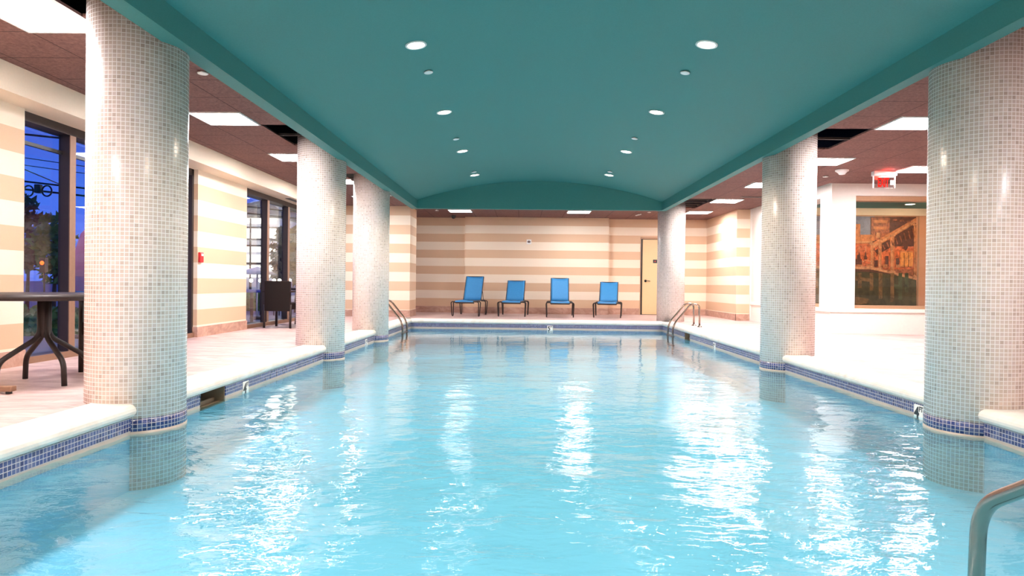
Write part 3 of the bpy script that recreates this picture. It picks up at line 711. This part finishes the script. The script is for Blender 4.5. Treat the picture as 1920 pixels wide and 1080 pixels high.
# ------------------------------------------------------------------ wall mural in the alcove
def mural():
    sc = MY/1249.8
    def P(px, py, off): 
        o, d_ = ray(px, py); q = o+d_*((MY-off-o.y)/d_.y); return q
    c0 = P(1609, 491, 0)
    t = thing('wall_mural', 'glowing picture of an arcaded bath on the wall behind the glass', 'mural', (c0.x, MY, c0.z))
    mats = []
    def mt(c, sc_=14, v=0.55):
        k = N('mural_ink'); f = k.noise(k.scale(k.obj(), (1, 1, 0.8)), sc_, 6, 0.7, 0.5)
        mats.append(k.done(k.ramp(f, (0.30, tuple(x*(1-v)*0.7 for x in c)), (0.5, c), (0.70, tuple(min(1, x*(1+v)) for x in c))), 0.5)); return len(mats)-1
    sky = mt((0.15, 0.17, 0.25), 4, 0.4); stone = mt((0.46, 0.155, 0.05)); glow = mt((0.50, 0.105, 0.03), 16, 0.85); dark = mt((0.085, 0.022, 0.014)); water_ = mt((0.04, 0.036, 0.013), 7, 0.95)
    refl = mt((0.15, 0.075, 0.022), 9, 0.9); pale = mt((0.52, 0.23, 0.10)); green = mt((0.05, 0.07, 0.028), 7, 0.9); door_ = mt((0.66, 0.24, 0.05)); wall = mt((0.27, 0.075, 0.03), 14, 0.9)
    m = MB(); lay = [0.012]
    def poly(pts, mi):
        lay[0] += 0.00035
        q = [P(px, py, lay[0]) for px, py in pts]; m.face([(v_.x-c0.x, v_.y-MY, v_.z-c0.z) for v_ in q], mi)
    def rc(a, b, c, d_, mi): poly([(a, b), (c, b), (c, d_), (a, d_)], mi)
    rc(1500, 405, 1718, 577, wall); rc(1500, 405, 1640, 448, sky)
    rc(1604, 420, 1613, 440, stone); rc(1632, 407, 1718, 470, dark); rc(1634, 408, 1668, 450, wall); rc(1638, 412, 1665, 418, stone); rc(1638, 425, 1662, 430, stone); rc(1643, 436, 1650, 446, pale)
    rc(1500, 440, 1640, 452, stone); rc(1500, 452, 1636, 456, pale)
    rc(1500, 457, 1636, 500, glow); rc(1640, 462, 1718, 505, glow)
    poly([(1632, 458), (1718, 408), (1718, 418), (1634, 468)], stone); poly([(1634, 462), (1716, 414), (1716, 417), (1634, 466)], pale)
    poly([(1640, 470), (1712, 424), (1712, 440), (1645, 478)], dark)
    for cx, a, b, h_ in ((1517, 458, 500, 3), (1545, 458, 500, 3), (1572, 457, 500, 3), (1595, 457, 500, 2.5), (1635, 456, 503, 3), (1650, 450, 506, 3.2), (1673, 440, 512, 4), (1716, 420, 520, 2.5)):
        rc(cx-h_, a, cx+h_, b, stone); rc(cx-h_*0.5, a, cx+h_*0.1, b, pale); rc(cx-h_*1.5, a, cx+h_*1.5, a+3, pale); rc(cx-h_*1.5, b-4, cx+h_*1.5, b, pale)
    for k in range(9): poly([(1646+8*k, 464-4.4*k), (1648+8*k, 463-4.4*k), (1652+8*k, 470-3.2*k), (1650+8*k, 471-3.2*k)], wall)
    for k in range(5): rc(1648+13*k, 408+1.5*k, 1656+13*k, 411+1.5*k, wall)
    for cx in (1611, 1623): poly([(cx-3, 486), (cx, 470), (cx+3, 486)], dark); rc(cx-0.8, 462, cx+0.8, 472, pale)
    for k in range(6): rc(1606+5*k, 487+1.2*(k % 3), 1610+5*k, 489+1.2*(k % 3), pale)
    rc(1694, 462, 1702, 466, dark); poly([(1695, 466), (1701, 466), (1699, 470), (1697, 470)], dark)
    rc(1688, 472, 1712, 500, door_); rc(1695, 474, 1696, 500, dark); rc(1703, 474, 1704, 500, dark); rc(1688, 470, 1712, 473, stone)
    for a, b, c, d_ in ((1604, 486, 1616, 496), (1607, 478, 1613, 486), (1640, 488, 1646, 500), (1660, 480, 1666, 500), (1680, 484, 1686, 498)): rc(a, b, c, d_, dark)
    for a, b in ((1606, 1618), (1625, 1632), (1655, 1664), (1680, 1688)): rc(a, 496, b, 502, stone)
    poly([(1500, 498), (1632, 500), (1718, 520), (1718, 577), (1500, 577)], water_)
    poly([(1500, 498), (1632, 500), (1718, 520), (1718, 525), (1632, 505), (1500, 503)], pale); poly([(1500, 503), (1632, 505), (1690, 517), (1632, 510), (1500, 507)], dark)
    for cx, b, mi in ((1612, 540, refl), (1634, 545, refl), (1651, 560, refl), (1673, 566, refl), (1700, 548, green), (1560, 545, refl), (1530, 540, refl), (1688, 562, green)):
        rc(cx-3.5, 512, cx+3.5, b, mi)
    poly([(1604, 556), (1628, 560), (1632, 568), (1604, 572)], refl); poly([(1604, 518), (1630, 522), (1630, 528), (1604, 526)], refl); poly([(1676, 532), (1690, 536), (1692, 550), (1680, 548)], green)
    m.build('picture', mats, t)
    a, b = P(1498, 403, 0), P(1720.5, 579, 0); f_ = MB()
    for q in ((a.x, a.z, b.x, a.z-0.02), (a.x, b.z+0.02, b.x, b.z), (a.x, a.z, a.x+0.02, b.z), (b.x-0.02, a.z, b.x, b.z)): f_.box((q[0]-c0.x, -0.03, q[1]-c0.z), (q[2]-c0.x, 0, q[3]-c0.z))
    f_.build('frame', M['tan'], t)
mural()
t = thing('downlight', 'small downlight in the green ceiling seen through the right window', 'downlight', (8.08, 14.16, 2.60))
m = MB(); m.lathe([(0.08, 0.0), (0.10, 0.0), (0.10, -0.01), (0.08, -0.008)], n=28, close=False); m.build('trim_ring', M['white'], t)
m = MB(); m.lathe([(0.001, -0.012), (0.082, -0.005)], n=28, close=False); m.build('lens', M['down'], t)
for x in (6.9, 8.3):  # unseen warm spots without a fixture, aimed at the mural
    la = bpy.data.lights.new('mural_spot', 'SPOT'); la.energy = 19; la.color = (1, 0.72, 0.45); la.spot_size = R(110); la.spot_blend = 0.7; la.shadow_soft_size = 0.06
    lo = bpy.data.objects.new('mural_spot', la); COL.objects.link(lo); lo.location = (x, 13.5, 2.54)
    lo.rotation_euler = (Vector((x, MY, 1.3))-Vector(lo.location)).to_track_quat('-Z', 'Y').to_euler()

# ------------------------------------------------------------------ outdoors at dusk
def at(px, py, y):
    o, d_ = ray(px, py); return o+d_*((y-o.y)/d_.y)
leafm = [plain('leaf_green', (0.05, 0.17, 0.035), 0.6, var=0.5, sc=3), plain('leaf_warm_lit', (0.30, 0.26, 0.10), 0.6, var=0.5, sc=3), plain('leaf_silhouette', (0.012, 0.022, 0.02), 0.7)]  # warm and silhouette leaf tones hold the lighting in their colour
barkm = plain('bark', (0.05, 0.035, 0.03), 0.8)
def tree(base, h_, r_, mat, label, n=500, leaf=0.13, seed=1, group='trees outside the windows'):
    rnd = random.Random(seed); t = thing('small_tree', label, 'tree', base, 0, group)
    m = MB(); m.tube([(0, 0, 0), (0.03, 0.02, h_*0.4), (0, 0.03, h_*0.85)], 0.06, n=8, r_end=0.015)
    for k in range(6):
        a = rnd.random()*6.28; z = h_*(0.35+0.4*rnd.random()); m.tube([(0.02, 0.02, z), (r_*0.7*math.cos(a), r_*0.7*math.sin(a), z+h_*0.18)], 0.02, n=6, r_end=0.006)
    m.build('trunk', barkm, t); m = MB()
    for _ in range(n):
        while True:
            q = Vector((rnd.uniform(-1, 1), rnd.uniform(-1, 1), rnd.uniform(-1, 1)))
            if 0.25 < q.length < 1: break
        c = Vector((q.x*r_*(1+0.25*math.sin(5*q.z)), q.y*r_, h_*0.66+q.z*h_*0.36)); u = Vector((rnd.gauss(0, 1), rnd.gauss(0, 1), rnd.gauss(0, 1))).normalized(); v_ = u.orthogonal().normalized()
        s_ = leaf*(0.6+0.8*rnd.random()); m.face([c-u*s_, c+v_*s_*0.4, c+u*s_, c-v_*s_*0.4])
    m.build('foliage', mat, t)
def ground(p): return (p.x, p.y, -0.15)
tree(ground(at(99, 620, 16)), 2.6, 0.42, leafm[0], 'green lit tree seen through the nearest left window', seed=2)
tree(ground(at(50, 620, 20)), 3.5, 0.42, leafm[2], 'dark tree silhouette at the left edge of the nearest window', seed=3)
tree(ground(at(524, 600, 24)), 2.9, 0.36, leafm[1], 'warm lit tree in the middle pane of the far left window', seed=4, n=420)
tree(ground(at(554, 600, 21)), 2.75, 0.34, leafm[1], 'warm lit tree at the edge of the second left column', seed=5, n=420)
def hedge(px0, px1, y, z1, label, seed):
    a, b = at(px0, 600, y), at(px1, 600, y); rnd = random.Random(seed); m = MB()
    for _ in range(900):
        c = Vector((rnd.uniform(a.x, b.x), y+rnd.uniform(-0.35, 0.35), rnd.uniform(-0.15, z1))); u = Vector((rnd.gauss(0, 1), rnd.gauss(0, 1), rnd.gauss(0, 1))).normalized(); v_ = u.orthogonal().normalized(); s_ = 0.10
        m.face([c-u*s_, c+v_*s_*0.5, c+u*s_, c-v_*s_*0.5])
    tag(m.build('hedge', leafm[0]), label, 'hedge', 'clipped hedges outside')
hedge(-40, 150, 11.5, 0.32, 'low green hedge outside the nearest left window', 5)
hedge(455, 500, 22, 0.45, 'low hedge outside the far left window', 6)
# lit building across the street
by = 46; a = at(440, 410, by); b = at(524.5, 410, by)
bt = thing('office_building', 'white lit building with dark bands outside the far left window', 'building', (b.x, by, -0.15))
wl = plain('facade', (0.72, 0.70, 0.66), 0.6); em1 = emit('lit_window', (1.0, 0.93, 0.82), 0.7); 
def zz(py): return at(490, py, by).z+0.15
W0 = -(b.x-a.x)-6
m = MB(); m.box((W0, 0, 0), (0, 9, zz(409))); m.build('wall', wl, bt)
m = MB(); m.box((W0, -0.4, zz(409)), (0.4, 9.4, zz(405))); m.build('roof', M['darkmetal'], bt)
for (p0, p1) in ((410, 419), (429, 447), (463, 472), (478, 492), (498, 520)):
    m = MB(); m.box((W0, -0.06, zz(p1)), (-0.25, -0.01, zz(p0))); m.build('window', em1, bt)
m = MB()
for q in range(9): m.box((-0.9-1.15*q, -0.12, 0), (-0.8-1.15*q, -0.06, zz(410)))
m.build('mullion', M['bronze'], bt)
for z0 in (427, 449, 461, 494): 
    m = MB(); m.box((W0, -0.18, zz(z0+1.5)), (0, -0.06, zz(z0-1.5))); m.build('sun_shade', M['bronze'], bt)
# pitched dark roof behind
q = MB(); a = at(452, 409, 60); b = at(545, 409, 60); c = at(500, 374, 60)
q.prism([(a.x-6, a.z-6), (b.x, a.z-6), (b.x, a.z), (c.x, c.z), (a.x-6, a.z)], 1, 60, 66); tag(q.build('gabled_roof', plain('slate', (0.06, 0.06, 0.11), 0.7)), 'dark gabled roof behind the lit building outside', 'roof')
# patio: white parasol, blue table, bulbs
pb = at(482, 560, 17); t = thing('patio_umbrella', 'white open parasol outside the far left window', 'umbrella', (pb.x, 17, -0.15))
zt = at(482, 500, 17).z+0.15
m = MB(); m.tube([(0, 0, 0), (0, 0, zt)], 0.02); m.build('pole', M['white'], t)
m = MB(); m.lathe([(0.001, zt), (0.28, zt-0.08), (0.52, zt-0.2), (0.50, zt-0.2), (0.001, zt-0.03)], n=8, close=False); m.build('canopy', M['white'], t)
m = MB(); m.lathe([(0.18, 0), (0.18, 0.05), (0.02, 0.08)], n=20); m.build('base', M['darkmetal'], t)
pb = at(472, 560, 15); z1 = at(472, 543, 15).z+0.15
t = thing('patio_table', 'blue topped table outside the far left window', 'table', (pb.x, 15, -0.15))
m = MB(); m.lathe([(0.001, z1), (0.45, z1), (0.45, z1-0.06), (0.001, z1-0.06)], n=32, close=False); m.build('tabletop', plain('blue_top', (0.02, 0.05, 0.42), 0.5), t)
m = MB(); m.tube([(0, 0, 0), (0, 0, z1-0.05)], 0.035); m.build('pedestal', M['darkmetal'], t)
m = MB(); m.lathe([(0.22, 0), (0.22, 0.03), (0.03, 0.06)], n=20); m.build('base', M['darkmetal'], t)
bulb = emit('bulb', (1, 0.9, 0.75), 8)
rk = ['leftmost', 'second', 'third', 'fourth', 'rightmost']
for i, px in enumerate((471, 488, 514, 524, 543)):
    q = at(px, 526, 19); m = MB(); m.lathe([(0.05*math.cos(R(a_)), 0.05*math.sin(R(a_))) for a_ in (-89, -50, -20, 10, 40, 70, 89)], n=16, close=False)
    t = thing('globe_lamp', 'small white globe light outside the far left window, %s of the row' % rk[i], 'lamp', (q.x, q.y, -0.15), 0, 'globe lights outside')
    m.xform(Matrix.Translation((0, 0, q.z+0.15))).build('globe', bulb, t)
    m = MB(); m.tube([(0, 0, 0), (0, 0, q.z+0.11)], 0.015, n=8); m.build('post', M['darkmetal'], t)
la = bpy.data.lights.new('tree_fill_light', 'POINT'); la.energy = 40; la.color = (1, 0.86, 0.62); la.shadow_soft_size = 0.8  # added point light for the trees, no fixture of its own
lo = bpy.data.objects.new('tree_fill_light', la); COL.objects.link(lo); lo.location = (at(535, 480, 18).x, 18, 2.6)
la = bpy.data.lights.new('near_window_fill_light', 'POINT'); la.energy = 9; la.color = (1, 0.9, 0.7); la.shadow_soft_size = 0.3  # added point light brightening what stands outside the nearest window
lo = bpy.data.objects.new('near_window_fill_light', la); COL.objects.link(lo); lo.location = (at(115, 400, 12).x, 10.2, 2.6)
la = bpy.data.lights.new('facade_fill_light', 'POINT'); la.energy = 420; la.color = (1, 0.95, 0.86); la.shadow_soft_size = 1.5  # added point light that brightens the building front
lo = bpy.data.objects.new('facade_fill_light', la); COL.objects.link(lo); lo.location = (at(500, 400, 39).x, 39, 4.2)
# pink folded umbrella outside the nearest window
pb = at(150, 600, 11); zt = at(150, 425, 11).z+0.15; zb_ = at(150, 545, 11).z+0.15
t = thing('patio_umbrella', 'pink half folded parasol outside at the left of the big column', 'umbrella', (pb.x+0.12, 11, -0.15))
m = MB(); m.tube([(0, 0, 0), (0, 0, zt)], 0.02); m.build('pole', M['darkmetal'], t)
m = MB(); m.lathe([(0.001, zt), (0.10, zt-0.12), (0.22, (zt+zb_)/2), (0.34, zb_), (0.32, zb_), (0.001, zt-0.04)], n=8, close=False); m.build('canopy', plain('pink_cloth', (0.80, 0.20, 0.34), 0.7), t)
m = MB(); m.lathe([(0.2, 0), (0.2, 0.05), (0.02, 0.08)], n=20); m.build('base', M['darkmetal'], t)
# signal lamp
q = at(80, 493, 14); t = thing('traffic_light', 'tiny red signal light outside the nearest left window', 'traffic light', (q.x, 14, -0.15))
m = MB(); m.tube([(0, 0.05, 0), (0, 0.05, q.z+0.2)], 0.02); m.build('post', M['black'], t)
m = MB(); m.box((-0.06, -0.02, q.z-0.05), (0.06, 0.08, q.z+0.26), bev=0.01); m.build('housing', M['black'], t)
m = MB(); m.lathe([(0.001, 0.015), (0.045, 0.0)], n=20, close=False).xform(Matrix.Translation((0, -0.022, q.z+0.15)) @ Matrix.Rotation(R(90), 4, 'X')); m.build('lens', emit('signal_red', (1, 0.06, 0.01), 1.5), t)
# overhead cables
cb = plain('cable_black', (0.01, 0.01, 0.014), 0.6); yc_ = 30
lab = ['highest thin', 'second thin', 'third thin', 'slanting', 'upper thick', 'lower thick']
for i, (pa, pb_, r_) in enumerate((((20, 243), (200, 262), 0.05), ((20, 286), (200, 312), 0.02), ((20, 300), (200, 325), 0.02), ((20, 305), (118, 348), 0.025), ((20, 331), (200, 352), 0.045), ((20, 346), (200, 366), 0.05))):
    a, b = at(*pa, yc_), at(*pb_, yc_+2); ext = (b-a).normalized(); a2 = a-ext*25; b2 = b+ext*(25 if i != 3 else 0); m = MB()
    pts = [a2.lerp(b2, k/12)-Vector((0, 0, 0.15*math.sin(math.pi*k/12))) for k in range(13)]
    c0 = pts[0].copy(); m.tube([p_-c0 for p_ in pts], r_, n=6)
    tag(m.build('overhead_cable', cb, loc=c0), '%s black cable crossing the dusk sky outside the nearest left window' % lab[i], 'cable', 'overhead cables')
for px, side_ in ((53.5, 'left'), (88, 'right')):
    q = at(px, 358, yc_); m = MB(); m.tube([(0.22*math.cos(R(a_)), 0, 0.24*math.sin(R(a_))) for a_ in range(0, 361, 15)], 0.035, n=6, cap=False)
    tag(m.build('cable_coil', cb, loc=q), '%s round cable coil hanging from the thick cable outside' % side_, 'cable coil', 'cable coils')
q = at(72, 354, yc_); m = MB(); m.box((-0.13, -0.12, -0.2), (0.13, 0.12, 0.2), bev=0.05); tag(m.build('splice_box', cb, loc=q), 'black box between the two hanging cable coils outside', 'splice box')
